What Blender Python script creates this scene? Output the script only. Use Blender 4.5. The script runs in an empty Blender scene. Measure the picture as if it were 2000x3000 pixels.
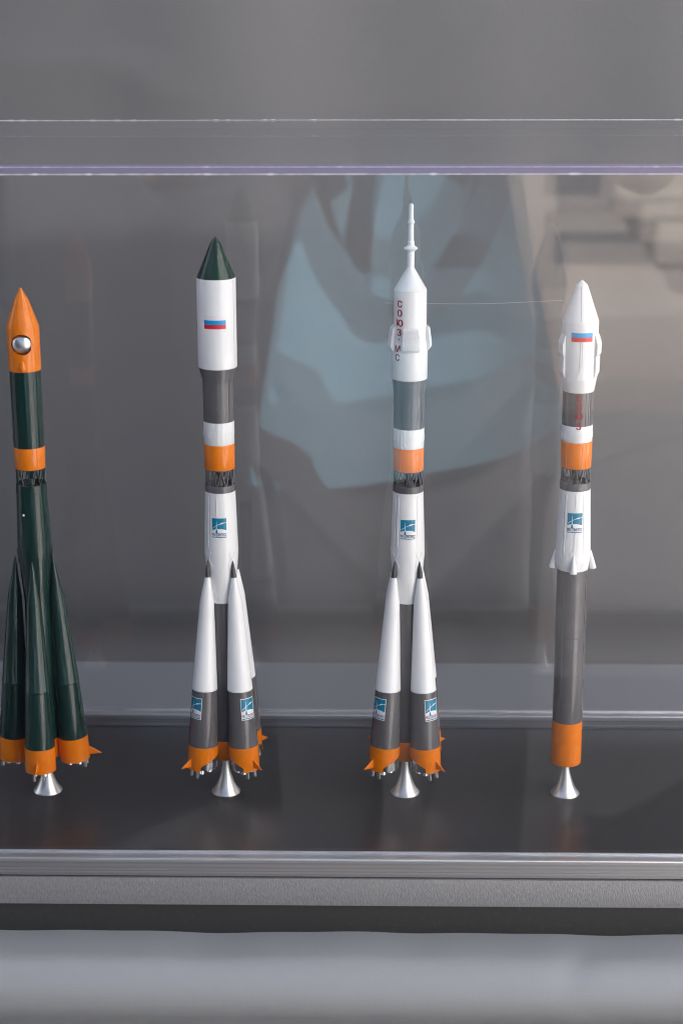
import bpy, bmesh, math, random
from mathutils import Vector, Matrix
random.seed(7)
S = bpy.context.scene
C = S.collection
PI = math.pi
R = math.radians

# ------------------------------------------------------------------ camera, sky, sun, exposure
cam_d = bpy.data.cameras.new("camera_view")
cam = bpy.data.objects.new("camera_view", cam_d); C.objects.link(cam)
S.camera = cam
YAW, PITCH, ROLL = -0.02231, 0.30404, -0.00386
fw = Vector((math.sin(YAW)*math.cos(PITCH), math.cos(YAW)*math.cos(PITCH), -math.sin(PITCH)))
rt = Vector((math.cos(YAW), -math.sin(YAW), 0)); up = rt.cross(fw)
c_, s_ = math.cos(ROLL), math.sin(ROLL)
rt2, up2 = c_*rt + s_*up, -s_*rt + c_*up
M = Matrix((rt2, up2, -fw)).transposed().to_4x4()
M.translation = Vector((0.02433, -1.0798, 0.5178))
cam.matrix_world = M
cam_d.sensor_fit = 'VERTICAL'; cam_d.sensor_height = 36.0; cam_d.sensor_width = 24.0
cam_d.lens = 68.27
cam_d.clip_start = 0.004; cam_d.clip_end = 400
cam_d.dof.use_dof = True; cam_d.dof.focus_distance = 1.13; cam_d.dof.aperture_fstop = 11

SUN_EL, SUN_AZ = R(50), R(-42)            # azimuth from +Y towards +X
W = bpy.data.worlds.new("World"); S.world = W; W.use_nodes = True
wn = W.node_tree; bg = wn.nodes["Background"]
sky = wn.nodes.new("ShaderNodeTexSky"); sky.sky_type = 'NISHITA'; sky.sun_disc = False
sky.sun_elevation = SUN_EL; sky.sun_rotation = SUN_AZ
sky.dust_density = 4.0; sky.air_density = .9
hs = wn.nodes.new("ShaderNodeHueSaturation"); hs.inputs["Saturation"].default_value = .78      # thin milky cloud
wn.links.new(sky.outputs[0], hs.inputs["Color"]); wn.links.new(hs.outputs[0], bg.inputs[0]); bg.inputs[1].default_value = 0.072
sd = bpy.data.lights.new("sun", 'SUN'); sd.energy = 4.6; sd.angle = R(0.5); sd.color = (1, .96, .92)
sun = bpy.data.objects.new("sun", sd); C.objects.link(sun)
tosun = Vector((math.sin(SUN_AZ)*math.cos(SUN_EL), math.cos(SUN_AZ)*math.cos(SUN_EL), math.sin(SUN_EL)))
sun.rotation_euler = tosun.to_track_quat('Z', 'Y').to_euler(); sun.location = tosun*5
S.view_settings.view_transform = 'Standard'; S.view_settings.look = 'None'
S.view_settings.exposure = 2.12; S.view_settings.gamma = 1
S.cycles.max_bounces = 14; S.cycles.transparent_max_bounces = 32
S.cycles.diffuse_bounces = 5; S.cycles.glossy_bounces = 6
S.cycles.caustics_reflective = False; S.cycles.filter_width = 1.05

# ------------------------------------------------------------------ materials
def nodes(m): return m.node_tree.nodes, m.node_tree.links
def mat(name, col, rough=.4, metal=0, spec=.5, coat=0):
    m = bpy.data.materials.new(name); m.use_nodes = True
    b = m.node_tree.nodes["Principled BSDF"]
    b.inputs["Base Color"].default_value = (*col, 1); b.inputs["Roughness"].default_value = rough
    b.inputs["Metallic"].default_value = metal; b.inputs["Specular IOR Level"].default_value = spec
    b.inputs["Coat Weight"].default_value = coat; b.inputs["Coat Roughness"].default_value = .05
    return m
def add_bump(m, kind, scale, dist, strength=1, stretch=(1, 1, 1), detail=2, rot=(0, 0, 0)):
    n, l = nodes(m); b = n["Principled BSDF"]
    tc = n.new("ShaderNodeTexCoord"); mp = n.new("ShaderNodeMapping")
    mp.inputs["Scale"].default_value = stretch; mp.inputs["Rotation"].default_value = rot
    t = n.new("ShaderNodeTexNoise" if kind == 'noise' else "ShaderNodeTexVoronoi")
    t.inputs["Scale"].default_value = scale
    if kind == 'noise': t.inputs["Detail"].default_value = detail
    bp = n.new("ShaderNodeBump"); bp.inputs["Distance"].default_value = dist; bp.inputs["Strength"].default_value = strength
    l.new(tc.outputs["Object"], mp.inputs[0]); l.new(mp.outputs[0], t.inputs["Vector"])
    l.new(t.outputs[0], bp.inputs["Height"]); l.new(bp.outputs[0], b.inputs["Normal"])
    return t, mp
def vary(m, scale, col2, lo=.4, hi=.7, stretch=(1, 1, 1), rough2=None):
    """breaks the base colour up with a soft noise of the thing's own second colour"""
    n, l = nodes(m); b = n["Principled BSDF"]
    tc = n.new("ShaderNodeTexCoord"); mp = n.new("ShaderNodeMapping"); mp.inputs["Scale"].default_value = stretch
    t = n.new("ShaderNodeTexNoise"); t.inputs["Scale"].default_value = scale; t.inputs["Detail"].default_value = 6
    r = n.new("ShaderNodeMapRange"); r.inputs[1].default_value = lo; r.inputs[2].default_value = hi
    mx = n.new("ShaderNodeMix"); mx.data_type = 'RGBA'
    mx.inputs[6].default_value = b.inputs["Base Color"].default_value; mx.inputs[7].default_value = (*col2, 1)
    l.new(tc.outputs["Object"], mp.inputs[0]); l.new(mp.outputs[0], t.inputs["Vector"])
    l.new(t.outputs[0], r.inputs[0]); l.new(r.outputs[0], mx.inputs[0]); l.new(mx.outputs[2], b.inputs["Base Color"])
    if rough2 is not None:
        q = n.new("ShaderNodeMapRange"); q.inputs[1].default_value = lo; q.inputs[2].default_value = hi
        q.inputs[3].default_value = b.inputs["Roughness"].default_value; q.inputs[4].default_value = rough2
        l.new(t.outputs[0], q.inputs[0]); l.new(q.outputs[0], b.inputs["Roughness"])

white = mat("white_paint", (.78, .79, .79), .06); vary(white, 90, (.74, .75, .75), .35, .75); add_bump(white, 'noise', 300, .000008)
matte_white = mat("satin_white", (.74, .75, .75), .42); add_bump(matte_white, 'noise', 1500, .00003)
grey = mat("grey_paint", (.112, .108, .115), .045); vary(grey, 120, (.102, .099, .105)); add_bump(grey, 'noise', 300, .000008)
darkgrey = mat("dark_grey_plastic", (.06, .055, .055), .3)
orange = mat("orange_paint", (.80, .205, .004), .09); vary(orange, 150, (.74, .18, .004), .35, .7, rough2=.16); add_bump(orange, 'noise', 400, .000015)
green = mat("green_paint", (.005, .026, .022), .04); vary(green, 100, (.006, .03, .026)); add_bump(green, 'noise', 300, .000008)
nosegreen = mat("nose_green", (.008, .035, .022), .07); add_bump(nosegreen, 'noise', 260, .00012, 1, (1, 1, .35), 3)
chrome = mat("chrome", (.82, .82, .84), .09, 1)
steel = mat("turned_aluminium", (.70, .69, .67), .34, 1); add_bump(steel, 'noise', 60, .00004, 1, (1, 1, 60), 2)
domemetal = mat("spun_silver", (.75, .75, .77), .3, 1); add_bump(domemetal, 'noise', 100, .00002, 1, (1, 30, 1), 2)
seamm = mat("seam_grey", (.27, .27, .28), .5)
red = mat("red_print", (.31, .004, .014), .55, 0, .3)
flagblue = mat("flag_blue", (.0, .30, .66), .25); flagred = mat("flag_red", (.60, .018, .03), .25); flagwhite = mat("flag_white", (.78, .76, .77), .25)
logoblue = mat("emblem_blue", (.004, .20, .33), .25); logowhite = mat("emblem_white", (.8, .8, .8), .25); navy = mat("emblem_navy", (.02, .016, .12), .3)
logolight = mat("emblem_pale_blue", (.35, .62, .74), .3)

board = mat("black_laminate", (.037, .035, .036), .31); add_bump(board, 'noise', 500, .00004)
bn, bl = nodes(board)                     # fine wear and dust of the board
bt = bn.new("ShaderNodeTexCoord"); bv = bn.new("ShaderNodeTexVoronoi"); bv.inputs["Scale"].default_value = 230
br = bn.new("ShaderNodeMapRange"); br.inputs[1].default_value = .07; br.inputs[2].default_value = .0; 
bmx = bn.new("ShaderNodeMix"); bmx.data_type = 'RGBA'; bmx.inputs[6].default_value = (.037, .035, .036, 1); bmx.inputs[7].default_value = (.11, .105, .10, 1)
bno = bn.new("ShaderNodeTexNoise"); bno.inputs["Scale"].default_value = 30; bmu = bn.new("ShaderNodeMath"); bmu.operation = 'MULTIPLY'
bl.new(bt.outputs["Object"], bv.inputs["Vector"]); bl.new(bt.outputs["Object"], bno.inputs["Vector"])
bl.new(bv.outputs[0], br.inputs[0]); bl.new(br.outputs[0], bmu.inputs[0]); bl.new(bno.outputs[0], bmu.inputs[1]); bl.new(bmu.outputs[0], bmx.inputs[0])
bl.new(bmx.outputs[2], bn["Principled BSDF"].inputs["Base Color"])

alu = mat("brushed_aluminium", (.62, .62, .64), .3, 1); vary(alu, 14, (.38, .38, .40), .35, .65, (.02, 60, 60), .4); add_bump(alu, 'noise', 40, .00006, 1, (.02, 50, 50), 3)
alulip = mat("highlight_aluminium", (.86, .85, .86), .30, .9); vary(alulip, 120, (.70, .69, .70), .4, .7, (.3, 1, 1), .36)  # paler copy of the rail metal, paints in the bright sky highlight
slabm = mat("hammered_grey_edge", (.255, .255, .265), .45, .3); add_bump(slabm, 'noise', 1500, .00028, 1, (1, 1, .45), 4); vary(slabm, 900, (.21, .21, .22), .38, .62, (1, 1, .4))
slabtop = mat("dark_laminate", (.05, .05, .05), .5)
plinthm = mat("charcoal_board", (.023, .023, .023), .6); vary(plinthm, 300, (.034, .034, .033), .55, .75)

def weave(name, col, rough, pitch, depth, rot):
    m = mat(name, col, rough); n, l = nodes(m); b = n["Principled BSDF"]
    tc = n.new("ShaderNodeTexCoord"); mp = n.new("ShaderNodeMapping"); mp.inputs["Rotation"].default_value = rot
    l.new(tc.outputs["UV"], mp.inputs[0])
    ws = []
    for d in ('X', 'Y'):
        w = n.new("ShaderNodeTexWave"); w.bands_direction = d; w.inputs["Scale"].default_value = .314/pitch; w.inputs["Distortion"].default_value = .25
        l.new(mp.outputs[0], w.inputs["Vector"]); ws.append(w)
    mu = n.new("ShaderNodeMath"); mu.operation = 'MULTIPLY'
    l.new(ws[0].outputs["Fac"], mu.inputs[0]); l.new(ws[1].outputs["Fac"], mu.inputs[1])
    no = n.new("ShaderNodeTexNoise"); no.inputs["Scale"].default_value = 25; no.inputs["Detail"].default_value = 5
    l.new(tc.outputs["UV"], no.inputs["Vector"])
    ad = n.new("ShaderNodeMath"); ad.operation = 'MULTIPLY_ADD'; ad.inputs[1].default_value = 4
    l.new(no.outputs[0], ad.inputs[0]); l.new(mu.outputs[0], ad.inputs[2])
    bp = n.new("ShaderNodeBump"); bp.inputs["Distance"].default_value = depth
    l.new(ad.outputs[0], bp.inputs["Height"]); l.new(bp.outputs[0], b.inputs["Normal"])
    mx = n.new("ShaderNodeMix"); mx.data_type = 'RGBA'; mx.inputs[6].default_value = (*[c*.95 for c in col], 1); mx.inputs[7].default_value = (*[min(1, c*1.03) for c in col], 1)
    l.new(mu.outputs[0], mx.inputs[0]); l.new(mx.outputs[2], b.inputs["Base Color"])
    return m
clothm = weave("silver_grey_cloth", (.272, .281, .297), .36, .0011, .00005, (0, 0, R(45)))
tarpm = weave("grey_tarpaulin", (.165, .163, .165), .5, .0012, .00010, (0, 0, 0))

def acrylic(name, tint=(1, 1, 1), gloss=1.0):
    m = bpy.data.materials.new(name); m.use_nodes = True; n, l = nodes(m); n.clear()
    out = n.new("ShaderNodeOutputMaterial"); mix = n.new("ShaderNodeMixShader")
    tr = n.new("ShaderNodeBsdfTransparent"); tr.inputs[0].default_value = (*tint, 1)
    gl = n.new("ShaderNodeBsdfAnisotropic"); gl.inputs["Roughness"].default_value = .012
    lw = n.new("ShaderNodeLayerWeight"); lw.inputs[0].default_value = .5     # Facing is the same from both sides of the sheet
    p = n.new("ShaderNodeMath"); p.operation = 'POWER'; p.inputs[1].default_value = 5
    q = n.new("ShaderNodeMath"); q.operation = 'MULTIPLY_ADD'; q.inputs[1].default_value = .96*gloss; q.inputs[2].default_value = .04*gloss
    l.new(lw.outputs["Facing"], p.inputs[0]); l.new(p.outputs[0], q.inputs[0]); l.new(q.outputs[0], mix.inputs[0])
    l.new(tr.outputs[0], mix.inputs[1]); l.new(gl.outputs[0], mix.inputs[2]); l.new(mix.outputs[0], out.inputs[0])
    return m
pane_m = acrylic("clear_acrylic", (.985, .985, .99))
dusty_m = pane_m.copy(); dusty_m.name = "dusty_clear_acrylic"      # the lid carries a film of dust
dn, dl = nodes(dusty_m); do_ = [q for q in dn if q.type == 'OUTPUT_MATERIAL'][0]; src = do_.inputs[0].links[0].from_socket
dm = dn.new("ShaderNodeMixShader"); dd = dn.new("ShaderNodeBsdfDiffuse"); dd.inputs[0].default_value = (.55, .55, .56, 1); dm.inputs[0].default_value = .06
dl.new(src, dm.inputs[1]); dl.new(dd.outputs[0], dm.inputs[2]); dl.new(dm.outputs[0], do_.inputs[0])
edge_m = bpy.data.materials.new("violet_sawn_edge"); edge_m.use_nodes = True
en, el = nodes(edge_m); eb = en["Principled BSDF"]; eb.inputs["Base Color"].default_value = (.225, .20, .335, 1); eb.inputs["Roughness"].default_value = .3
emx = en.new("ShaderNodeMixShader"); etr = en.new("ShaderNodeBsdfTransparent"); etr.inputs[0].default_value = (.9, .87, .98, 1); emx.inputs[0].default_value = .66
el.new(etr.outputs[0], emx.inputs[1]); el.new(eb.outputs[0], emx.inputs[2]); el.new(emx.outputs[0], en["Material Output"].inputs[0])
glue = mat("pale_edge_bead", (.62, .60, .64), .3)

# ------------------------------------------------------------------ mesh helpers
def obj(name, me, m=None, parent=None, loc=None, rot=None):
    o = bpy.data.objects.new(name, me)
    C.objects.link(o)
    if m is not None:
        for k in (m if isinstance(m, (list, tuple)) else [m]): me.materials.append(k)
    if parent is not None: o.parent = parent
    if loc is not None: o.location = loc
    if rot is not None: o.rotation_euler = rot
    return o
def tag(o, label=None, cat=None, group=None, kind=None):
    if label: o["label"] = label
    if cat: o["category"] = cat
    if group: o["group"] = group
    if kind: o["kind"] = kind
    return o
def empty(name, loc=(0, 0, 0), rot=(0, 0, 0)):
    o = bpy.data.objects.new(name, None); C.objects.link(o); o.location = loc; o.rotation_euler = rot; o.empty_display_size = .01
    return o
def from_bm(bm, name, smooth=30):
    bmesh.ops.recalc_face_normals(bm, faces=bm.faces)
    me = bpy.data.meshes.new(name); bm.to_mesh(me); bm.free()
    if smooth:
        for p in me.polygons: p.use_smooth = True
        me.set_sharp_from_angle(angle=R(smooth))
    return me
def lathe_bm(prof, seg=64, bm=None, org=(0, 0, 0)):
    """profile of (z, r) in mm, outline read in order; r = 0 closes to a point"""
    bm = bm or bmesh.new(); rings = []
    for z, r in prof:
        if r <= 1e-6: rings.append([bm.verts.new((org[0]/1e3, org[1]/1e3, (z+org[2])/1e3))])
        else: rings.append([bm.verts.new(((org[0]+r*math.sin(2*PI*k/seg))/1e3, (org[1]-r*math.cos(2*PI*k/seg))/1e3, (z+org[2])/1e3)) for k in range(seg)])
    for a, b in zip(rings, rings[1:]):
        if len(a) == 1 and len(b) == 1: continue
        for k in range(seg):
            j = (k+1) % seg
            if len(a) == 1: bm.faces.new((a[0], b[j], b[k]))
            elif len(b) == 1: bm.faces.new((a[k], a[j], b[0]))
            else: bm.faces.new((a[k], a[j], b[j], b[k]))
    return bm
def lathe(name, prof, m, parent, seg=64, smooth=30, org=(0, 0, 0)):
    return obj(name, from_bm(lathe_bm(prof, seg, None, org), name, smooth), m, parent)
def closed(z0, r0, z1, r1, e=.12):
    """solid band from z0 to z1 (z1 > z0) with a tiny rounded rim at both ends"""
    return [(z0, 0), (z0, r0-e), (z0+e*.3, r0-e*.3), (z0+e, r0), (z1-e, r1), (z1-e*.3, r1-e*.3), (z1, r1-e), (z1, 0)]
def box_bm(bm, x0, x1, y0, y1, z0, z1):
    v = [bm.verts.new(p) for p in ((x0, y0, z0), (x1, y0, z0), (x1, y1, z0), (x0, y1, z0), (x0, y0, z1), (x1, y0, z1), (x1, y1, z1), (x0, y1, z1))]
    for f in ((0, 3, 2, 1), (4, 5, 6, 7), (0, 1, 5, 4), (1, 2, 6, 5), (2, 3, 7, 6), (3, 0, 4, 7)): bm.faces.new([v[i] for i in f])
    return v
def box(name, x0, x1, y0, y1, z0, z1, m, parent=None, bevel=0):
    bm = bmesh.new(); box_bm(bm, x0, x1, y0, y1, z0, z1)
    if bevel: bmesh.ops.bevel(bm, geom=list(bm.edges), offset=bevel, segments=2, affect='EDGES', profile=.6)
    return obj(name, from_bm(bm, name, 35), m, parent)
def rfun(prof):
    pts = sorted(prof)
    def f(z):
        for (a, ra), (b, rb) in zip(pts, pts[1:]):
            if a <= z <= b: return ra if b == a else ra+(rb-ra)*(z-a)/(b-a)
        return pts[0][1] if z < pts[0][0] else pts[-1][1]
    return f
def patch_bm(bm, poly, rf, az, z0, lift, mi=0, cut=.7):
    """a flat outline in mm (u along the girth, v up) laid on the round body at azimuth az, height z0"""
    b2 = bmesh.new()
    vs = [b2.verts.new((u, 0, v)) for u, v in poly]; b2.faces.new(vs)
    wrap_in(bm, b2, rf, az, z0, lift, mi, cut)
def wrap_in(bm, b2, rf, az, z0, lift, mi, cut):
    us = [v.co.x for v in b2.verts]; lo, hi = min(us), max(us); n = int((hi-lo)/cut)
    for k in range(1, n+1):
        bmesh.ops.bisect_plane(b2, geom=list(b2.verts)+list(b2.edges)+list(b2.faces), plane_co=(lo+(hi-lo)*k/(n+1), 0, 0), plane_no=(1, 0, 0))
    zs = [v.co.z for v in b2.verts]; zl, zh = min(zs), max(zs); nz = min(8, int((zh-zl)/cut)) if zh-zl < 6 else 0
    for k in range(1, nz+1):
        bmesh.ops.bisect_plane(b2, geom=list(b2.verts)+list(b2.edges)+list(b2.faces), plane_co=(0, 0, zl+(zh-zl)*k/(nz+1)), plane_no=(0, 0, 1))
    order = list(b2.verts)
    new = {}
    for v in order:
        z = z0+v.co.z; r = rf(z); a = R(az)+v.co.x/r
        new[v] = bm.verts.new(((r+lift)*math.sin(a)/1e3, -(r+lift)*math.cos(a)/1e3, z/1e3))
    for f in b2.faces:
        try: g = bm.faces.new([new[v] for v in f.verts]); g.material_index = mi
        except ValueError: pass
    b2.free()
TEXT = {}
def text_mesh(s, bold=.03):
    """outline of built-in lettering, one unit of cap height, as a mesh in x, y"""
    if (s, bold) in TEXT: return TEXT[(s, bold)]
    cu = bpy.data.curves.new("lettering", 'FONT'); cu.body = s; cu.offset = bold; cu.resolution_u = 3
    cu.fill_mode = 'FRONT'
    o = bpy.data.objects.new("lettering", cu); C.objects.link(o)
    dg = bpy.context.evaluated_depsgraph_get()
    me = bpy.data.meshes.new_from_object(o.evaluated_get(dg))
    bpy.data.objects.remove(o); bpy.data.curves.remove(cu)
    xs = [v.co.x for v in me.vertices]; ys = [v.co.y for v in me.vertices]
    TEXT[(s, bold)] = (me, min(xs), max(xs), min(ys), max(ys))
    return TEXT[(s, bold)]
def text_patch(bm, s, w, h, u0, v0, rf, az, z0, lift, mi=0, bold=.03, cut=.7):
    me, x0, x1, y0, y1 = text_mesh(s, bold)
    b2 = bmesh.new(); b2.from_mesh(me)
    for v in b2.verts:
        v.co = Vector((u0+(v.co.x-x0)/(x1-x0)*w, 0, v0+(v.co.y-y0)/(y1-y0)*h))
    wrap_in(bm, b2, rf, az, z0, lift, mi, cut)
def up_normals(bm):
    """faces of a print look outwards from the axis"""
    bm.normal_update()
    for f in bm.faces:
        c = f.calc_center_median()
        if f.normal.x*c.x+f.normal.y*c.y < 0: f.normal_flip()
def raised(name, poly, rf, az, z0, h, m, parent, cut=1.0):
    """a raised plate of height h with real sides, laid on the body"""
    bm = bmesh.new(); patch_bm(bm, poly, rf, az, z0, h, 0, cut); up_normals(bm)
    r = bmesh.ops.extrude_face_region(bm, geom=list(bm.faces))
    for v in [g for g in r['geom'] if isinstance(g, bmesh.types.BMVert)]:
        k = Vector((v.co.x, v.co.y, 0)); k.normalize(); v.co -= k*((h+.25)/1e3)
    return obj(name, from_bm(bm, name, 40), m, parent)
def strip(w, v0, v1, u=0): return [(u-w/2, v0), (u+w/2, v0), (u+w/2, v1), (u-w/2, v1)]

def emblem(parent, rf, az, z0, w, h):
    """blue and white square emblem: tower, orbit line, hill, the two words and the bar"""
    bm = bmesh.new(); A = lambda pts: [((u-.5)*w, v*h) for u, v in pts]
    P = lambda pts, l, mi: patch_bm(bm, A(pts), rf, az, z0, l, mi, .6)
    P([(-.04, -.02), (1.04, -.02), (1.04, 1.03), (-.04, 1.03)], .03, 0)
    P([(0, .01), (1, .01), (1, .055), (0, .055)], .06, 1)
    hill = lambda u: .375+.085*(1-((u-.5)/.5)**2)
    P([(k/12, hill(k/12)) for k in range(13)]+[(1, 1), (0, 1)], .06, 1)
    orb = lambda u: .44+.36*(1-(1-u)**2.0)*.93
    for k in range(12):
        a, b = .05+k*.95/12, .05+(k+1)*.95/12
        P([(a, orb(a)-.012), (b, orb(b)-.012), (b, orb(b)+.012), (a, orb(a)+.012)], .10, 0)
    for cu, cv, s in ((.60, orb(.60), .035), (.68, orb(.66)+.01, .05), (.77, orb(.75)+.01, .04)):
        P([(cu+s*math.cos(t*PI/4)*1.15, cv+s*math.sin(t*PI/4)*.8) for t in range(8)], .12, 0)
    P([(.28, .40), (.38, .40), (.335, .90), (.325, .90)], .14, 3)
    P([(.25, .24), (.41, .24), (.365, .42), (.295, .42)], .14, 1)
    P([(.315, .06), (.345, .06), (.345, .26), (.315, .26)], .14, 1)
    text_patch(bm, "РКЦ", w*.26, h*.155, -.5*w, h*.085, rf, az, z0, .12, 2, .035, .6)
    text_patch(bm, "ПРОГРЕСС", w*.61, h*.155, -.11*w, h*.085, rf, az, z0, .12, 2, .03, .6)
    up_normals(bm)
    me = bpy.data.meshes.new("emblem"); bm.to_mesh(me); bm.free()
    return obj("emblem", me, [logowhite, logoblue, navy, logolight], parent)
def flag(parent, rf, az, z0, w, h):
    bm = bmesh.new()
    for k, mi in ((0, 2), (1, 1), (2, 0)): patch_bm(bm, [(-w/2, h*k/3), (w/2, h*k/3), (w/2, h*(k+1)/3), (-w/2, h*(k+1)/3)], rf, az, z0, .05, mi, .8)
    up_normals(bm)
    me = bpy.data.meshes.new("flag"); bm.to_mesh(me); bm.free()
    return obj("flag", me, [flagwhite, flagblue, flagred], parent)

# ------------------------------------------------------------------ rocket pieces
STRUT = None
def truss(parent, z0, z1, r, off, m):
    """open ring of slanted struts between two hoops; every strut a piece of its own"""
    global STRUT
    hoop = lathe("truss_hoop", [(z1-.5, r-.35), (z1-.5, r+.3), (z1+.3, r+.3), (z1+.3, r-.35), (z1-.5, r-.35)], m, parent, 48)
    if STRUT is None:
        bm = bmesh.new(); bmesh.ops.create_cone(bm, cap_ends=True, segments=6, radius1=.00040, radius2=.00034, depth=1)
        STRUT = from_bm(bm, "strut", 60); 
    first = {}
    n = 10
    for k in range(n):
        for s in (-1, 1):
            a0 = R(off+36*k); a1 = a0+s*R(17)
            p = Vector((r*math.sin(a0), -r*math.cos(a0), z0))/1e3; q = Vector((r*math.sin(a1), -r*math.cos(a1), z1))/1e3
            d = q-p
            me = STRUTM.get(m.name)
            if me is None:
                me = STRUT.copy(); me.materials.append(m); STRUTM[m.name] = me
            o = bpy.data.objects.new("strut", me); C.objects.link(o); o.parent = hoop
            o.location = (p+q)/2; o.rotation_euler = d.to_track_quat('Z', 'Y').to_euler(); o.scale = (1, 1, d.length)
    return hoop
STRUTM = {}
def grille(parent, rf, az, z0, m, w=5.2, h=3.9):
    base = raised("vent_grille", [(-w/2, 0), (w/2, 0), (w/2, h), (-w/2, h)], rf, az, z0, .10, m, parent)
    for k in range(5):
        u = -w/2+w*(k+.5)/5
        raised("louvre", strip(.5, .5, h-.5, u), rf, az, z0, .22, m, base)
    return base
def stand(parent):
    pr = [(0, 0), (0, 8.75), (.25, 8.82), (.55, 8.7), (1.4, 8.0), (2.8, 7.0), (4.2, 6.2), (5.6, 5.55), (8, 4.6), (11, 3.65), (14, 2.85), (16.8, 2.35), (17.4, 2.25)]
    st = lathe("stand", pr, steel, parent, 72, 40)
    lathe("stand_pin", [(17.2, 2.05), (17.5, 2.2), (19, 1.95), (26, 1.85)], steel, parent, 40)
    return st
def make_booster(name, parent, az, scheme, extra=0):
    body, low, cap = scheme
    full = body == green
    wb = (129.5, 104)
    prof_main = [(50.0, 0), (50.0, 7.45), (50.15, 7.62), (50.9, 7.62), (51.1, 7.5), (104, 4.25), (119.5, 1.66), (119.5, 0)]
    b = lathe("booster", prof_main, body, parent, 56)
    b.location = ((17.7+extra)/1e3*math.sin(R(az)), -(17.7+extra)/1e3*math.cos(R(az)), .022)
    b.rotation_euler = (-R(3.3), 0, R(az))
    lathe("nose_cap", [(119.4, 0), (119.4, 1.72), (122.4, 1.42), (122.4, 1.55), (122.9, 1.5), (129.3, .22), (129.6, 0)], cap, b, 32)
    lathe("lower_section", [(14.8, 0), (14.8, 9.08), (50.0, 7.5), (50.0, 0)] if not full else [(14.8, 0), (14.8, 9.08), (49.7, 7.5), (49.85, 7.4), (50, 0)], low, b, 56)
    # skirt with the cutaway towards the core
    bm = bmesh.new(); seg = 72; ro, ri = 9.2, 8.85
    def zb(a):
        if full or abs(a) < 43: return 0.0
        if abs(a) < 46: return 3.0
        t = min(1, (abs(a)-46)/80); return 3.0+6.6*(t**.8)
    ang = [-180+360*k/seg for k in range(seg)]+[-43.001, -42.999, 42.999, 43.001]; ang.sort()
    cols = []
    for a in ang:
        s, c = math.sin(R(a)), math.cos(R(a)); z = zb(a)
        cols.append([bm.verts.new((r*s/1e3, -r*c/1e3, zz/1e3)) for r, zz in ((ro, z), (ro, 15.0), (ri, 15.0), (ri, z))])
    for p, q in zip(cols, cols[1:]+cols[:1]):
        for i in range(4): bm.faces.new((p[i], q[i], q[(i+1) % 4], p[(i+1) % 4]))
    obj("skirt", from_bm(bm, "skirt", 40), orange, b)
    lathe("engine_bay", [(.5, 0), (.5, 8.5), (.8, 8.7), (13, 8.7), (13, 0)], chrome if not full else darkgrey, b, 56)
    # fin: a tapered triangular blade
    bm = bmesh.new(); t = .55
    pts = [(0, 9.0, 7.4), (0, 9.0, 2.0), (0, 16.8, 2.4)]
    f = [[bm.verts.new(((sx*(t if i < 2 else .22))/1e3, -y/1e3, z/1e3)) for i, (x, y, z) in enumerate(pts)] for sx in (-1, 1)]
    bm.faces.new(f[0]); bm.faces.new(f[1])
    for i in range(3): bm.faces.new((f[0][i], f[0][(i+1) % 3], f[1][(i+1) % 3], f[1][i]))
    bmesh.ops.bevel(bm, geom=list(bm.edges), offset=.00012, segments=1, affect='EDGES')
    obj("fin", from_bm(bm, "fin", 40), orange, b)
    for k in range(4):
        a = R(45+90*k); lathe("nozzle", [(1, 1.0), (.2, 1.15), (-2.8, 1.65), (-2.8, 1.4), (0, .7), (0, 0)], chrome, b, 20, 40, (4.1*math.sin(a), -4.1*math.cos(a), 0))
    for s in (-1, 1):
        a = R(24*s); lathe("steering_nozzle", [(.8, .62), (0, .66), (-4.8, 1.15), (-4.8, .9), (-1, .4), (-1, 0)], chrome, b, 20, 40, (7.0*math.sin(a), -7.0*math.cos(a), 0))
    if not full:
        rf = rfun([(0, 9.1), (14.8, 9.08), (50, 7.5)])
        emblem(b, rf, 7 if az < 0 and az > -90 else -7, 33.2, 8.4, 12.6)
    else:
        lathe("panel_ring", [(103.6, 4.1), (103.6, 4.38), (103.2, 4.42), (103.0, 4.3)], body, b, 40)
    return b
def base_core(root, col2, low, dark, zc=196.2, top_z=206.0, emb=None, truss_off=0, boosters=True):
    """second stage: collar, tapering tank, grey core, orange skirt, stand"""
    truss(root, 195.0, top_z, 8.25, truss_off, dark)
    lathe("collar", [(192.3, 8.75), (192.4, 8.92), (196.2, 8.86), (196.4, 8.7), (196.4, 8.0), (194.9, 7.9), (194.9, 0)], dark, root)
    lathe("engine_bell", [(206, 2.7), (203, 2.3), (200, 1.4), (198.8, 1.2), (196.2, 2.2), (195, 2.6)], darkgrey if dark != green else green, root, 32)
    prof = [(124.5, 0), (124.5, 7.75), (150, 9.75), (152.5, 9.98), (154.6, 10.08), (156.5, 10.05), (192.3, 8.88), (192.5, 8.7), (192.5, 0)]
    if not boosters:
        prof = [(145.2, 0), (145.2, 9.15), (147.5, 9.5), (151, 10.05), (153.3, 10.28), (155.5, 10.25), (194, 8.95), (194.2, 8.8), (194.2, 0)]
    s2 = lathe("second_stage", prof, col2, root, 72)
    rf = rfun([p for p in prof if p[1] > 0])
    return s2, rf

def rocket(x, ht, tilt, label, name="rocket_model"):
    t = empty(name, (x, 0, 0), (0, math.atan(tilt/ht), 0))
    tag(t, label, "model rocket", "model rockets standing in the display case")
    return t

def upper(root, z_band, bands, duct_col):
    pass

def fairing_solid(name, prof, m, parent, seg=80): return lathe(name, prof, m, parent, seg)

def third_stage(root, m, z0, z1, r0, r1, ducts, name="third_stage"):
    prof = [(z0, 0), (z0, r0), (z1, r1), (z1, 0)]
    o = lathe(name, prof, m, root, 72); rf = rfun([(z0, r0), (z1, r1)])
    for az, w in ducts: raised("cable_duct", strip(w, .3, z1-z0-.3), rf, az, z0, .22, m, o)
    return o, rf

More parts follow.
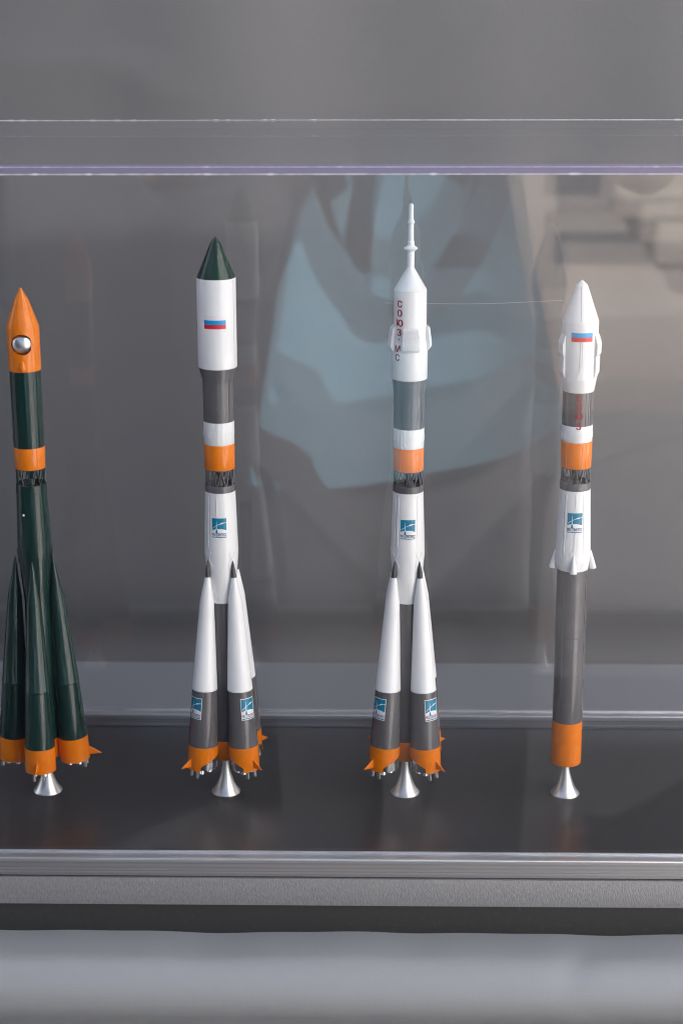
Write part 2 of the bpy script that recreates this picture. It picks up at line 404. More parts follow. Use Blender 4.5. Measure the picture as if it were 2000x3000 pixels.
def hatch(o, rf, az, z0, w, h, m):
    """thin raised outline of an access panel"""
    for p in (strip(w, 0, .35), strip(w, h-.35, h), strip(.35, .35, h-.35, -w/2+.17), strip(.35, .35, h-.35, w/2-.17)):
        raised("hatch_rim", p, rf, az, z0, .16, m, o)

def brackets(s2, rf, azs, m):
    """booster attachment fittings: a raised chevron above each booster tip"""
    for az in azs:
        raised("bracket", [(-2.6, 5.2), (-1.7, 5.6), (0, 2.6), (1.7, 5.6), (2.6, 5.2), (1.0, 1.6), (2.9, -3.2), (2.2, -3.6), (.0, .4), (-2.2, -3.6), (-2.9, -3.2), (-1.0, 1.6)], rf, az, 151.0, .25, m, s2)

# ------------------------------------------------------------------ rocket: dark green with orange capsule fairing
X1, X2, X3, X4 = -.17991, -.07078, .03824, .13542
r1 = rocket(X1, .311, -.00035, "dark green model rocket with orange pointed nose and round silver window")
fprof = [(263.9, 0), (263.9, 9.15), (264.2, 9.3), (288.6, 9.38), (289.4, 9.3), (304.4, 4.05), (307.8, 2.1), (310.4, .75), (311.0, .35), (311.2, 0)]
bm = lathe_bm(fprof, 96)
tmp = obj("fairing_shell", from_bm(bm, "fairing_shell", 30), orange)
b2 = bmesh.new(); bmesh.ops.create_cone(b2, cap_ends=True, segments=64, radius1=.0060, radius2=.0060, depth=.010)
cut = obj("cutter", from_bm(b2, "cutter"), orange); cut.rotation_euler = (R(90), 0, R(3)); cut.location = (.0097*math.sin(R(3)), -.0097*math.cos(R(3)), .2800)
md = tmp.modifiers.new("hole", 'BOOLEAN'); md.object = cut; md.operation = 'DIFFERENCE'; md.solver = 'EXACT'
me = bpy.data.meshes.new_from_object(tmp.evaluated_get(bpy.context.evaluated_depsgraph_get()))
bpy.data.objects.remove(tmp); bpy.data.objects.remove(cut)
me.name = "payload_fairing"; me.materials.clear(); me.set_sharp_from_angle(angle=R(14))
f1 = obj("payload_fairing", me, orange, r1)
# silver capsule dome sitting in the opening
bm = bmesh.new()
prof = [(0, 5.9)]+[(4.3*math.sin(R(a)), 5.9*math.cos(R(a))) for a in range(8, 90, 8)]+[(4.3, 0)]
lathe_bm(prof, 64, bm)
dome = obj("capsule_window", from_bm(bm, "capsule_window", 50), domemetal, f1, (.0056*math.sin(R(3)), -.0056*math.cos(R(3)), .2800), (R(90), 0, R(3)))
ff1 = rfun([(263, 9.3), (289, 9.38)])
bm = bmesh.new()                            # teardrop housing below the window
bmesh.ops.create_uvsphere(bm, u_segments=24, v_segments=16, radius=.0022)
for v in bm.verts:
    v.co.z *= 2.1 if v.co.z > 0 else 1.1
    v.co.y *= 1.0
    if v.co.z > 0: v.co.x *= 1-.35*(v.co.z/.0046)
obj("teardrop_housing", from_bm(bm, "teardrop_housing"), orange, f1, (.0088*math.sin(R(3)), -.0088*math.cos(R(3)), .2662))
for az in (38, -142): raised("seam_strip", strip(.6, 0, 24.4), ff1, az, 264.2, .12, orange, f1)
s3, rf3 = third_stage(r1, green, 218.8, 263.9, 8.95, 8.95, [(42, 1.0), (52, .5)], "third_stage")
lathe("panel_ring", [(229.9, 8.9), (230.0, 9.07), (230.4, 9.07), (230.5, 8.9)], green, s3)
for k in range(5): grille(s3, rf3, -9+72*k, 222.2, green, 5.0, 3.6)
hatch(s3, rf3, 26, 235, 3.2, 6.2, green); hatch(s3, rf3, 58, 238, 3.0, 8, green)
ob = lathe("orange_band", closed(205.9, 8.82, 218.8, 8.98), orange, r1)
orf = rfun([(205.9, 8.82), (218.8, 8.98)])
raised("cable_duct", strip(.9, .4, 12.5), orf, 42, 205.9, .18, orange, ob)
hatch(ob, orf, 31, 214.2, 2.6, 4.2, orange)
s2, rf2 = base_core(r1, green, green, green, truss_off=-20)
lathe("panel_ring", [(192.4, 8.8), (192.4, 9.12), (191.8, 9.14), (191.6, 8.9)], green, s2)
raised("cable_duct", strip(.8, 8, 38), rf2, 44, 152, .25, green, s2); raised("cable_duct", strip(.5, 8, 38), rf2, 4, 152, .2, green, s2)
brackets(s2, rf2, (-1, 89, 179, 269), green)
rv = bmesh.new(); bmesh.ops.create_uvsphere(rv, u_segments=12, v_segments=8, radius=.0007)
obj("chip", from_bm(rv, "chip"), matte_white, s2, (.0094*math.sin(R(-24)), -.0094*math.cos(R(-24)), .1790))
lathe("core_section", [(36.3, 0), (36.3, 8.5), (124.5, 7.7), (124.5, 0)], green, r1)
lathe("core_skirt", closed(24, 8.55, 36.3, 8.52), orange, r1)
for az, ex in ((-1, 0), (89, 0), (179, 0), (268, 1.8)): make_booster("booster", r1, az, (green, green, green), ex)
stand(r1)

# ------------------------------------------------------------------ rocket: white fairing with green nose and flag
r2 = rocket(X2, .340, .00107, "white and grey model rocket with plain dark green nose cone and striped flag")
lathe("nose_cone", [(317.2, 0), (317.2, 10.95), (336.4, 2.95), (338.6, 1.3), (340.1, 0)], nosegreen, r2, 80)
fprof2 = [(265.9, 0), (265.9, 11.0), (266.2, 11.2), (317.0, 11.18), (317.3, 11.05), (317.3, 0)]
f2 = lathe("payload_fairing", fprof2, white, r2, 96)
frf = rfun([(266, 11.2), (317, 11.18)])
raised("seam", strip(.2, .4, 50.6), frf, 63, 266, .05, seamm, f2)
flag(f2, frf, -1.5, 289.6, 12.9, 7.5)
lathe("flared_adapter", [(257.4, 0), (257.4, 8.95), (258.6, 9.05), (265.4, 10.75), (265.9, 10.75), (265.9, 0)], grey, r2, 72)
s3, rf3 = third_stage(r2, grey, 234.2, 257.4, 8.85, 8.95, [(-2, .35), (47, .5)], "third_stage")
hatch(s3, rf3, 34, 237.5, 3.6, 7.0, grey)
wb = lathe("white_band", closed(220.8, 8.85, 234.2, 8.85), white, r2); wrf = rfun([(220, 8.85), (235, 8.85)])
raised("cable_duct", strip(.8, .5, 13), wrf, -2, 220.8, .22, white, wb); raised("cable_duct", strip(.4, .5, 13), wrf, 2.5, 220.8, .16, white, wb)
for k in range(5): grille(wb, wrf, 46+72*k, 225.0, white)
ob = lathe("orange_band", closed(205.9, 8.82, 220.8, 8.92), orange, r2); orf = rfun([(205.9, 8.82), (220.8, 8.92)])
raised("cable_duct", strip(.7, .4, 14), orf, 46, 205.9, .16, orange, ob); hatch(ob, orf, 34, 215.5, 2.4, 4.6, orange)
s2, rf2 = base_core(r2, white, grey, grey, truss_off=-43)
raised("cable_duct", strip(1.1, 8, 38), rf2, -44, 152, .25, white, s2); raised("cable_duct", strip(.4, -20, 13), rf2, -10, 152, .16, white, s2); raised("cable_duct", strip(.4, 26.6, 38), rf2, -10, 152, .16, white, s2)
for v0, v1 in ((-26, 13), (26.6, 40)): raised("seam", strip(.22, v0, v1), rf2, -14, 152, .05, seamm, s2)
raised("seam", strip(.22, 8, 39), rf2, -38, 152, .05, seamm, s2)
emblem(s2, rf2, -1.5, 165.9, 8.6, 11.8)
brackets(s2, rf2, (-46, 44, 134, 224), white)
lathe("core_section", [(36.3, 0), (36.3, 8.5), (124.5, 7.7), (124.5, 0)], grey, r2)
lathe("core_skirt", closed(24, 8.55, 36.3, 8.52), orange, r2)
for az in (-46, 44, 134, 224): make_booster("booster", r2, az, (white, grey, darkgrey))
stand(r2)

# ------------------------------------------------------------------ rocket: crewed, white escape tower
r3 = rocket(X3, .3587, .00135, "white and grey model rocket with thin escape tower and red lettering down its side")
tw = lathe("escape_tower", [(309.6, 0), (309.6, 9.25), (310.4, 9.22), (322.4, 2.15), (322.8, 2.02), (331.9, 2.05), (332.0, 2.2), (332.7, 3.3), (333.5, 3.95), (334.0, 3.6), (335.0, 2.1), (335.3, 1.92), (337.2, 1.92), (337.9, 1.6), (347.2, 1.55), (347.3, 1.8), (347.9, 2.1), (348.3, 2.05), (349.7, 1.4), (350.2, 1.32), (357.2, 1.34), (357.9, 1.15), (358.4, .6), (358.6, 0)], matte_white, r3, 64, 24)
fp = [(259.3, 0), (259.3, 10.15), (259.6, 10.3), (278.5, 10.32), (283.5, 9.45), (309.3, 9.32), (309.6, 9.2), (309.6, 0)]
f3 = lathe("payload_fairing", fp, white, r3, 96); frf = rfun([(259, 10.3), (278.5, 10.32), (283.5, 9.45), (309.3, 9.32)])
lt = bmesh.new()
for ch, z, w in (("С", 303.3, 3.4), ("О", 298.1, 3.5), ("Ю", 292.5, 4.6), ("З", 287.1, 3.2), ("М", 277.8, 4.0), ("С", 272.8, 3.4)):
    for q, du in enumerate((-.2, 0, .2)): text_patch(lt, ch, w-.4, 4.0, -(w-.4)/2+du, -2.0, frf, -43 if z < 280 else -41 if z < 290 else -39, z, .07+.015*q, 0, .008)
patch_bm(lt, strip(.8, -.5, .5), frf, -41.5, 283.0, .07)
up_normals(lt); me = bpy.data.meshes.new("lettering"); lt.to_mesh(me); lt.free(); obj("lettering", me, red, f3)
for az in (3, 93, 183, 273):                # folded lattice fins with knurled faces
    bm = bmesh.new(); NU, NV = 60, 64; half = R(25.5); outer = rfun([(275.9, 10.6), (277.6, 12.0), (279.7, 12.2), (288.2, 11.1), (289.4, 10.4)])
    grid = []
    for j in range(NV+1):
        z = 275.9+13.5*j/NV; row = []
        for i in range(NU+1):
            a = R(az)-half+2*half*i/NU; r = outer(z)
            if 1 < i < NU-1 and j > 9 and j < NV-2:
                u, v = (i/NU)*10.5, (j/NV)*12
                k = abs(math.sin(PI*(u+v)/1.0))*abs(math.sin(PI*(u-v)/1.0))
                r += .42*k-.08
            row.append(bm.verts.new((r*math.sin(a)/1e3, -r*math.cos(a)/1e3, z/1e3)))
        grid.append(row)
    for j in range(NV):
        for i in range(NU): bm.faces.new((grid[j][i], grid[j][i+1], grid[j+1][i+1], grid[j+1][i]))
    ed = [e for e in bm.edges if e.is_boundary]
    ex = bmesh.ops.extrude_edge_only(bm, edges=ed)
    for v in [g for g in ex['geom'] if isinstance(g, bmesh.types.BMVert)]:
        k = Vector((v.co.x, v.co.y, 0)); l = k.length; k.normalize(); rr = (frf(v.co.z*1e3)-.4)/1e3; v.co.x, v.co.y = k.x*rr, k.y*rr
    obj("lattice_fin", from_bm(bm, "lattice_fin", 32), matte_white, f3)
lathe("flared_adapter", [(249.6, 0), (249.6, 8.88), (251, 8.95), (258.6, 9.65), (259.3, 9.68), (259.3, 0)], grey, r3, 72)
s3, rf3 = third_stage(r3, grey, 230.4, 249.6, 8.84, 8.88, [(-26, .8), (-19, .35), (48, .5)], "third_stage")
hatch(s3, rf3, 46, 235.5, 3.4, 6.6, grey)
wb = lathe("white_band", closed(218.9, 8.84, 230.4, 8.86), white, r3); wrf = rfun([(218, 8.84), (231, 8.85)])
raised("cable_duct", strip(.9, .3, 11.3), wrf, -29, 218.9, .22, white, wb); raised("cable_duct", [(-.4, 2.8), (.4, 2.8), (.4, 11.2), (-.4, 11.2)], wrf, -19, 218.9, .26, white, wb)
raised("cable_duct", [(-.4, 2.8), (1.4, 1.2), (1.4, .2), (2.0, .2), (2.0, 1.4), (.4, 3.2)], wrf, -19, 218.9, .26, white, wb)
for k in range(5): grille(wb, wrf, 12+72*k, 222.7, white)
ob = lathe("orange_band", closed(205.2, 8.78, 218.9, 8.86), orange, r3); orf = rfun([(205, 8.78), (219, 8.86)])
raised("cable_duct", strip(.8, .3, 13), orf, -33, 205.2, .16, orange, ob); raised("cable_duct", strip(.7, .3, 13), orf, 46, 205.2, .16, orange, ob); hatch(ob, orf, 33, 214.4, 2.4, 4, orange)
s2, rf2 = base_core(r3, white, grey, grey, top_z=205.3, truss_off=-50)
raised("cable_duct", strip(.8, 8, 38), rf2, -51, 152, .25, white, s2); raised("cable_duct", strip(.8, 8, 38), rf2, -38, 152, .25, white, s2)
raised("cable_duct", strip(.35, 8, 38), rf2, 35, 152, .16, white, s2)
raised("seam", strip(.22, 8, 39), rf2, -46.5, 152, .05, seamm, s2); raised("seam", strip(.2, -24, 39), rf2, 38, 152, .05, seamm, s2)
emblem(s2, rf2, -1, 165.2, 8.8, 11.8)
brackets(s2, rf2, (-47, 43, 133, 223), white)
lathe("core_section", [(36.3, 0), (36.3, 8.5), (124.5, 7.7), (124.5, 0)], grey, r3)
lathe("core_skirt", closed(24, 8.55, 36.3, 8.52), orange, r3)
for az in (-47, 43, 133, 223): make_booster("booster", r3, az, (white, grey, darkgrey))
stand(r3)

# ------------------------------------------------------------------ rocket: slim, without boosters
r4 = rocket(X4, .3156, .00006, "slim model rocket without boosters, white nose, long grey core and orange base")
fp = [(252.2, 0), (252.2, 8.85), (252.6, 8.98), (259.6, 10.2), (260.0, 10.25), (292.4, 10.28), (293.0, 10.15), (312.6, 3.35), (313.2, 3.0), (315.4, .6), (315.8, 0)]
f4 = lathe("payload_fairing", fp, white, r4, 96, 14); frf = rfun([p for p in fp if p[1] > 0])
raised("seam_strip", strip(1.0, 0, 19.2), frf, -1.5, 293.2, .16, white, f4)
raised("seam_strip", strip(1.0, 7.2, 22.0), frf, -1.5, 260, .2, white, f4); raised("seam_strip", strip(1.0, 30.1, 32.6), frf, -1.5, 260, .2, white, f4)
raised("seam_strip", [(-1.9, 0), (1.6, 0), (1.6, 3.0), (.5, 5.0), (.5, 7.2), (-.5, 7.2), (-.5, 5.0), (-1.9, 3.2)], frf, -1.5, 260, .3, white, f4)
for u_ in (-.62, .62): raised("seam", strip(.2, 7.2, 22.0, u_), frf, -1.5, 260, .05, seamm, f4)
raised("seam", strip(.22, .5, 19.0, -.62), frf, -1.5, 293.2, .05, seamm, f4)
flag(f4, frf, 0.5, 282.2, 12.6, 7.7)
for az in (-96, 87):                        # side housings
    bm = bmesh.new(); out = rfun([(260.2, 10.3), (263.6, 11.5), (273.4, 11.6), (274.6, 12.2), (280.2, 12.3), (283.6, 11.3), (285.2, 10.6)])
    zs = [260.2, 261.6, 263.6, 268, 273.4, 274.6, 277, 280.2, 283.6, 284.6, 285.2]; half = R(40); NU = 28
    g = [[bm.verts.new((out(z)*math.sin(R(az)-half+2*half*i/NU)/1e3, -out(z)*math.cos(R(az)-half+2*half*i/NU)/1e3, z/1e3)) for i in range(NU+1)] for z in zs]
    for j in range(len(zs)-1):
        for i in range(NU): bm.faces.new((g[j][i], g[j][i+1], g[j+1][i+1], g[j+1][i]))
    ex = bmesh.ops.extrude_edge_only(bm, edges=[e for e in bm.edges if e.is_boundary])
    for v in [q for q in ex['geom'] if isinstance(q, bmesh.types.BMVert)]:
        k = Vector((v.co.x, v.co.y, 0)).normalized(); v.co.x, v.co.y = k.x*.0098, k.y*.0098
    obj("side_housing", from_bm(bm, "side_housing", 13), white, f4)
s3, rf3 = third_stage(r4, grey, 232.6, 252.2, 8.85, 8.9, [(26, .5), (38, .5), (47, .4)], "third_stage")
hatch(s3, rf3, -30, 239, 4.0, 7.6, grey)
wb = lathe("white_band", closed(222.9, 8.88, 232.6, 8.85), white, r4); wrf = rfun([(222, 8.88), (233, 8.85)])
for k in range(5): grille(wb, wrf, 2+72*k, 224.9, white)
lt = bmesh.new()
for ch, z, w in (("С", 249.4, 3.1), ("О", 244.2, 3.2), ("Ю", 238.8, 4.3), ("З", 233.0, 3.0)):
    for q, du in enumerate((-.2, 0, .2)): text_patch(lt, ch, w-.4, 4.1, -(w-.4)/2+du, -2.05, rf3, -1, z, .12+.015*q, 0, .008)
up_normals(lt); me = bpy.data.meshes.new("lettering"); lt.to_mesh(me); lt.free(); obj("lettering", me, red, s3)
ob = lathe("orange_band", closed(207.4, 8.78, 222.9, 8.95), orange, r4); orf = rfun([(207, 8.78), (223, 8.95)])
raised("cable_duct", strip(.7, .3, 15), orf, -46, 207.4, .16, orange, ob); raised("cable_duct", strip(.6, .3, 15), orf, 18, 207.4, .16, orange, ob)
raised("cable_duct", strip(.6, .3, 15), orf, 34, 207.4, .16, orange, ob); hatch(ob, orf, 26, 217.6, 2.4, 4, orange)
truss(r4, 196.8, 207.4, 8.25, -26, grey)
lathe("collar", [(194.1, 8.8), (194.2, 9.02), (198.4, 8.92), (198.6, 8.75), (198.6, 8.1), (196.8, 8.0), (196.8, 0)], grey, r4)
lathe("engine_bell", [(207.4, 2.6), (202, 2.2), (199.5, 1.5), (198.5, 1.6), (196.8, 3.0)], darkgrey, r4, 32)
prof = [(145.2, 0), (145.2, 9.15), (147.5, 9.5), (151, 10.05), (153.3, 10.28), (155.5, 10.25), (194, 8.98), (194.2, 8.8), (194.2, 0)]
s2 = lathe("second_stage", prof, white, r4, 72); rf2 = rfun([p for p in prof if p[1] > 0])
raised("cable_duct", strip(.8, 4, 40), rf2, -46, 152, .25, white, s2); raised("cable_duct", strip(.6, 4, 40), rf2, -37, 152, .25, white, s2); raised("cable_duct", strip(.7, 6, 17), rf2, -1, 152, .25, white, s2); raised("cable_duct", strip(.7, 30.2, 40), rf2, -1, 152, .25, white, s2)
raised("seam", strip(.22, 4, 40), rf2, -43, 152, .05, seamm, s2); raised("seam", strip(.2, 4, 40), rf2, 28, 152, .05, seamm, s2)
emblem(s2, rf2, -3, 169.6, 8.9, 11.8)
for k, az in enumerate((-3, 87, 177, 267)):  # booster attachment cones
    b = lathe("attachment_cone", [(0, 0), (0, 2.0), (.5, 2.1), (10.6, .45), (11.2, 0)], white, s2, 28)
    b.location = (.0118*math.sin(R(az)), -.0118*math.cos(R(az)), .1452); b.rotation_euler = (-R(8), 0, R(az))
raised("bracket", [(-2.4, 2.6), (0, 3.8), (2.4, 2.6), (2.8, -3), (2.1, -3.4), (0, 1), (-2.1, -3.4), (-2.8, -3)], rf2, -3, 154.5, .22, white, s2)
co = lathe("core_section", [(48.9, 0), (48.9, 9.0), (94.9, 8.93), (95.0, 8.78), (95.3, 8.78), (95.4, 8.93), (103.2, 8.91), (103.3, 8.76), (103.6, 8.76), (103.7, 8.91), (145.2, 9.05), (145.2, 0)], grey, r4, 72)
crf = rfun([(48, 9.0), (95, 8.93), (145, 9.05)])
raised("cable_duct", strip(1.6, 2, 94), crf, -40, 49, .3, grey, co); raised("cable_duct", strip(.4, 2, 94), crf, -33, 49, .16, grey, co); raised("cable_duct", strip(.5, 30, 94), crf, 58, 49, .22, grey, co)
sk = lathe("core_skirt", [(21, 0), (21, 8.6), (21.2, 8.9), (21.8, 9.08), (24.7, 9.1), (24.75, 8.92), (25.1, 8.92), (25.15, 9.1), (35.9, 9.03), (35.95, 8.86), (36.3, 8.86), (36.35, 9.03), (48.9, 9.02), (48.9, 0)], orange, r4, 72)
srf = rfun([(21, 9.1), (49, 9.02)]); raised("cable_duct", strip(.4, 37, 48, 0), srf, -43, 0.6, .14, orange, sk); hatch(sk, srf, -35, 39.8, 2.2, 4.4, orange); hatch(sk, srf, -35, 27.5, 2.2, 4.4, orange)
stand(r4)

# ------------------------------------------------------------------ display case: base with aluminium rails, acrylic cover
XA, XB = -.345, .300
base = empty("display_base", (0, 0, -.003)); tag(base, "black display board framed by bright aluminium rails under the model rockets", "display base")
bb = box("base_board", XA+.003, XB-.003, -.0925, .0960, -.006, .003, board, base)
def rail(y0, y1, inner):
    """square aluminium edge profile with a double lip, its highlight painted in"""
    s = 1 if inner > 0 else -1
    bm = bmesh.new()
    box_bm(bm, XA, XB, y0, y1, 0.0005, .0100)
    bmesh.ops.bevel(bm, geom=list(bm.edges), offset=.0005, segments=2, affect='EDGES')
    r = obj("edge_rail", from_bm(bm, "edge_rail", 35), alu, base)
    for a, b in ((y0+.0002, y0+.0016), (y1-.0016, y1-.0002)):
        box("rail_lip", XA, XB, a, b, .0100, .0114, alulip, r, .00062)
    box("rail_channel", XA, XB, y0+.0016, y1-.0016, .0100, .0104, alulip, r)
    for z, h in ((.0018, .0004), (.0030, .0003), (.0046, .0005)):          # drawn ridges along the faces
        for yy in (y0, y1): box("rail_ridge", XA, XB, yy-.00012, yy+.00012, z, z+h, alu, r)
    return r
rail(-.1045, -.0935, -1); rail(.0972, .1082, 1)

cover = empty("acrylic_cover", (0, 0, .0084)); tag(cover, "clear acrylic box cover with violet edges over the model rockets", "display cover")
def pane(name, x0, x1, y0, y1, z0, z1):
    bm = bmesh.new(); box_bm(bm, x0, x1, y0, y1, z0, z1)
    bm.normal_update(); dims = (x1-x0, y1-y0, z1-z0); thin = dims.index(min(dims))
    for f in bm.faces: f.material_index = 1 if (name == 'top_pane' and f.normal.y < -.5) else 0
    me = bpy.data.meshes.new(name); bm.to_mesh(me); bm.free()
    return obj(name, me, [dusty_m if name == 'top_pane' else pane_m, edge_m], cover)
fp_ = pane("front_pane", XA+.002, XB-.002, -.1012, -.0972, -.0004, .3798)
bp_ = pane("back_pane", XA+.002, XB-.002, .1004, .1044, -.0004, .3798)
pane("side_pane", XA+.002, XA+.006, -.0968, .1000, .003, .3798); pane("side_pane", XB-.006, XB-.002, -.0968, .1000, .003, .3798)
tp_ = pane("top_pane", XA+.002, XB-.002, -.1012, .1044, .3800, .3846)
def bead(name, y, z, n, h, parent):
    """uneven pale bead along an edge"""
    bm = bmesh.new(); pr = None
    for k in range(n+1):
        x = XA+.002+(XB-XA-.004)*k/n; t = h*(.7+.6*random.random()+(1.2 if random.random() < .05 else 0))
        q = [bm.verts.new((x, y-t*.5*math.cos(a), z+t*.5*math.sin(a))) for a in (0, PI*.5, PI, PI*1.5)]
        if pr:
            for i in range(4): bm.faces.new((pr[i], q[i], q[(i+1) % 4], pr[(i+1) % 4]))
        pr = q
    return obj(name, from_bm(bm, name, 60), glue, parent)
bead("edge_bead", -.1012, .3796, 260, .00055, fp_); bead("edge_bead", .1040, .3848, 260, .00040, tp_); bead("edge_bead", -.1012, .3832, 260, .00025, tp_)  # first is joint glue; the others draw pale lines along lid edges
# a single loose hair on the inside of the back pane
bm = bmesh.new(); pr = None
for k in range(41):
    t = k/40; x = .0252+.1092*t; z = .2826-.0004*math.sin(t*PI)*2+.0016*t**2.2+.0001*math.sin(t*9)
    q = [bm.verts.new((x, .0998+.00006*math.cos(a), z+.00007*math.sin(a))) for a in (0, 2.1, 4.2)]
    if pr:
        for i in range(3): bm.faces.new((pr[i], q[i], q[(i+1) % 3], pr[(i+1) % 3]))
    pr = q
tag(obj("loose_hair", from_bm(bm, "loose_hair", 60), mat("pale_hair", (.75, .72, .70), .4)), "fine pale hair stuck across the back pane beside the escape tower", "hair")
# dust flakes on the board
bm = bmesh.new()
for k in range(330):
    x, y = random.uniform(-.26, .24), random.uniform(-.09, .094); s = random.choice((.00008, .00010, .00012, .00014, .0002))
    if any((x-xx)**2+y**2 < .0095**2 for xx in (X1, X2, X3, X4)): continue
    a = random.random()*6.28
    q = [bm.verts.new((x+s*math.cos(a+t)*random.uniform(.6, 1.5), y+s*math.sin(a+t)*random.uniform(.6, 1.5), .00005+random.uniform(0, .0001))) for t in (0, 1.7, 3.3, 4.9)]
    bm.faces.new(q)
tag(obj("dust", from_bm(bm, "dust", 0), mat("dust_flakes", (.5, .47, .43), .8)), "scattered pale dust flakes lying on the black display board", "dust", kind="stuff")

slab = box("support_slab", -.62, .60, -.1055, .1150, -.0200, -.0032, [slabm], None, .0007); tag(slab, "grey slab with hammered edge carrying the display base", "slab")
plinth = box("support_plinth", -.60, .585, -.1040, .1130, -.0420, -.0202, plinthm); tag(plinth, "dark charcoal board between grey slab and silver cloth", "board")

# ------------------------------------------------------------------ tablecloth, tarpaulin, ground
def sheet(name, cols, rows, fn, m, uvs):
    me = bpy.data.meshes.new(name); vs, fs, uv = [], [], []
    for j in range(rows+1):
        for i in range(cols+1): vs.append(fn(i/cols, j/rows)); uv.append(uvs(i/cols, j/rows))
    for j in range(rows):
        for i in range(cols): a = j*(cols+1)+i; fs.append((a, a+1, a+cols+2, a+cols+1))
    me.from_pydata(vs, [], fs); l = me.uv_layers.new(name="UVMap")
    for p in me.polygons:
        p.use_smooth = True
        for li in p.loop_indices: l.data[li].uv = uv[me.loops[li].vertex_index]
    me.update()
    return obj(name, me, m)
# profile of the cloth: from behind the case forward, round the table edge, down
prof = []; ZC = -.0375
for k in range(26): prof.append((.304-(.304+.128)*k/25, ZC))
for k in range(1, 17):
    a = R(138*k/16); prof.append((-.128-.019*math.sin(a), ZC-.019*(1-math.cos(a))))
y_, z_ = prof[-1]
for k in range(1, 41):
    t = k/40; prof.append((y_+.075*(1-(1-min(1, t*3))**2), z_-.80*t**1.15))
cum = [0]
for a, b in zip(prof, prof[1:]): cum.append(cum[-1]+math.hypot(b[0]-a[0], b[1]-a[1]))
def cloth_pt(u, v):
    k = v*(len(prof)-1); i = min(int(k), len(prof)-2); y, z = prof[min(int(round(k)), len(prof)-1)]
    x = -.95+1.9*u
    w = .0005*math.sin(x*31+.6)+.0005*math.sin(x*57+2)+.0003*math.sin(x*113)
    near = math.exp(-((y+.112)/.02)**2)
    z += w*near*(1 if y > -.14 else 0)
    dent = math.exp(-((x-.135-.6*(y+.128))/.010)**2-((y+.135)/.012)**2); z -= .0016*dent
    if y < -.14:
        d = min(1, (-.05-z)/.3) if z < -.05 else 0
        y -= .012*d*math.sin(x*9+1.2)+.006*d*math.sin(x*23)
    y += .0012*math.sin(x*14+.5) if y < -.12 else 0
    return (x, y, z)
cl = sheet("tablecloth", 360, len(prof)-1, cloth_pt, clothm, lambda u, v: (1.9*u, cum[min(int(round(v*(len(prof)-1))), len(prof)-1)]))
tag(cl, "silver grey woven cloth over the table below the display case", "tablecloth")

def tarp_pt(u, v):
    x = -1.25+2.0*u; z = -1.0+2.35*v
    y = .312
    y += .006*math.sin(x*7.3+1.0+.4*z)+.0035*math.sin(x*17+z*1.3)+.0016*math.sin(x*37+.8+2*z)+.003*math.sin(z*9+x*3)
    t = (x+.215)                                   # a soft crease above the left of the case
    if -.12 < t < .10: 
        zr = .412-.5*max(0, t-.045)**1.0
        y -= .0018*math.exp(-((z-zr)/.012)**2)*(1-(t/.12)**2 if t < 0 else max(0, 1-(t/.10)**4))
    y -= .0*math.exp(-((x+.135)/.012)**2)*math.exp(-((z-.36)/.06)**2)
    y += .012*math.exp(-((z+.03)/.03)**2)
    return (x, y, z)
tp = sheet("tarpaulin", 260, 260, tarp_pt, tarpm, lambda u, v: (2.0*u, 2.35*v)); tag(tp, "dark grey tarpaulin hanging in soft folds behind the display case", "tarpaulin")

GZ = -.95
asphalt = mat("shade_toned_ground", (.032, .032, .035), .85); vary(asphalt, 3, (.048, .047, .048), .35, .7)  # dark tone stands in for ground lying in shade
brown = mat("mid_toned_ground", (.098, .095, .094), .8); vary(brown, 2.5, (.128, .124, .121), .35, .7)  # middle tone stands in for less brightly lit ground
beige = mat("sun_toned_paving", (.70, .66, .60), .8); vary(beige, 2.0, (.76, .72, .66), .35, .7)  # pale tone stands in for sunlit ground and bounces light
box("ground", -150, 150, -150, 150, GZ-.05, GZ, asphalt)["kind"] = "structure"
def poly(name, pts, z, m):
    bm = bmesh.new(); lo = [bm.verts.new((x, y, z-.003)) for x, y in pts]; hi = [bm.verts.new((x, y, z)) for x, y in pts]
    bm.faces.new(lo[::-1]); bm.faces.new(hi)
    for i in range(len(pts)): j = (i+1) % len(pts); bm.faces.new((lo[i], lo[j], hi[j], hi[i]))
    o = obj(name, from_bm(bm, name, 0), m); o["kind"] = "structure"; return o
poly("pavement", [(.33, -2.7), (1.4, -2.7), (4, -2.7), (40, -40), (2.9, -40)], GZ+.004, brown)
poly("sunlit_wedge", [(1.05, -1.65), (1.35, -.75), (12, 3.0), (40, -10), (26, -40)], GZ+.008, beige)  # pale wedge drawn as the sunlit side of a shadow edge

# ------------------------------------------------------------------ what the front pane mirrors: stone counter, pole, photographer; added: bounce screen, shade tent
stone = mat("beige_stone", (.33, .29, .25), .8); vary(stone, 5, (.40, .35, .30), .35, .7)
dark = mat("dark_tone", (.04, .04, .045), .8)
pale = mat("pale_stone", (.44, .38, .31), .7)
ct = empty("stone_counter", (0, -5.2, GZ)); tag(ct, "beige stone counter with openings painted dark standing across the pavement", "counter")
box("counter_wall", .30, 2.6, -.5, 0, 0, .80, stone, ct, .01)
for x0, x1, z0, z1 in ((.56, .74, .545, .67), (.56, .86, .385, .48)): box("painted_opening", x0, x1, -.02, .004, z0, z1, dark, ct)  # flat dark faces paint the shade of openings; the wall is uncut
box("counter_block", .76, 1.5, 0, .10, .54, .62, pale, ct, .005); box("counter_block", .87, 1.5, .0, .12, .40, .525, pale, ct, .005)
box("counter_step", .52, 2.4, 0, .40, 0, .30, stone, ct, .01)
pl = lathe("awning_pole", [(0, 9), (2400, 8), (2405, 0)], dark, None, 20, 30); pl.location = (-.41, -3.1, GZ); tag(pl, "thin dark awning pole standing on the dark ground", "pole")

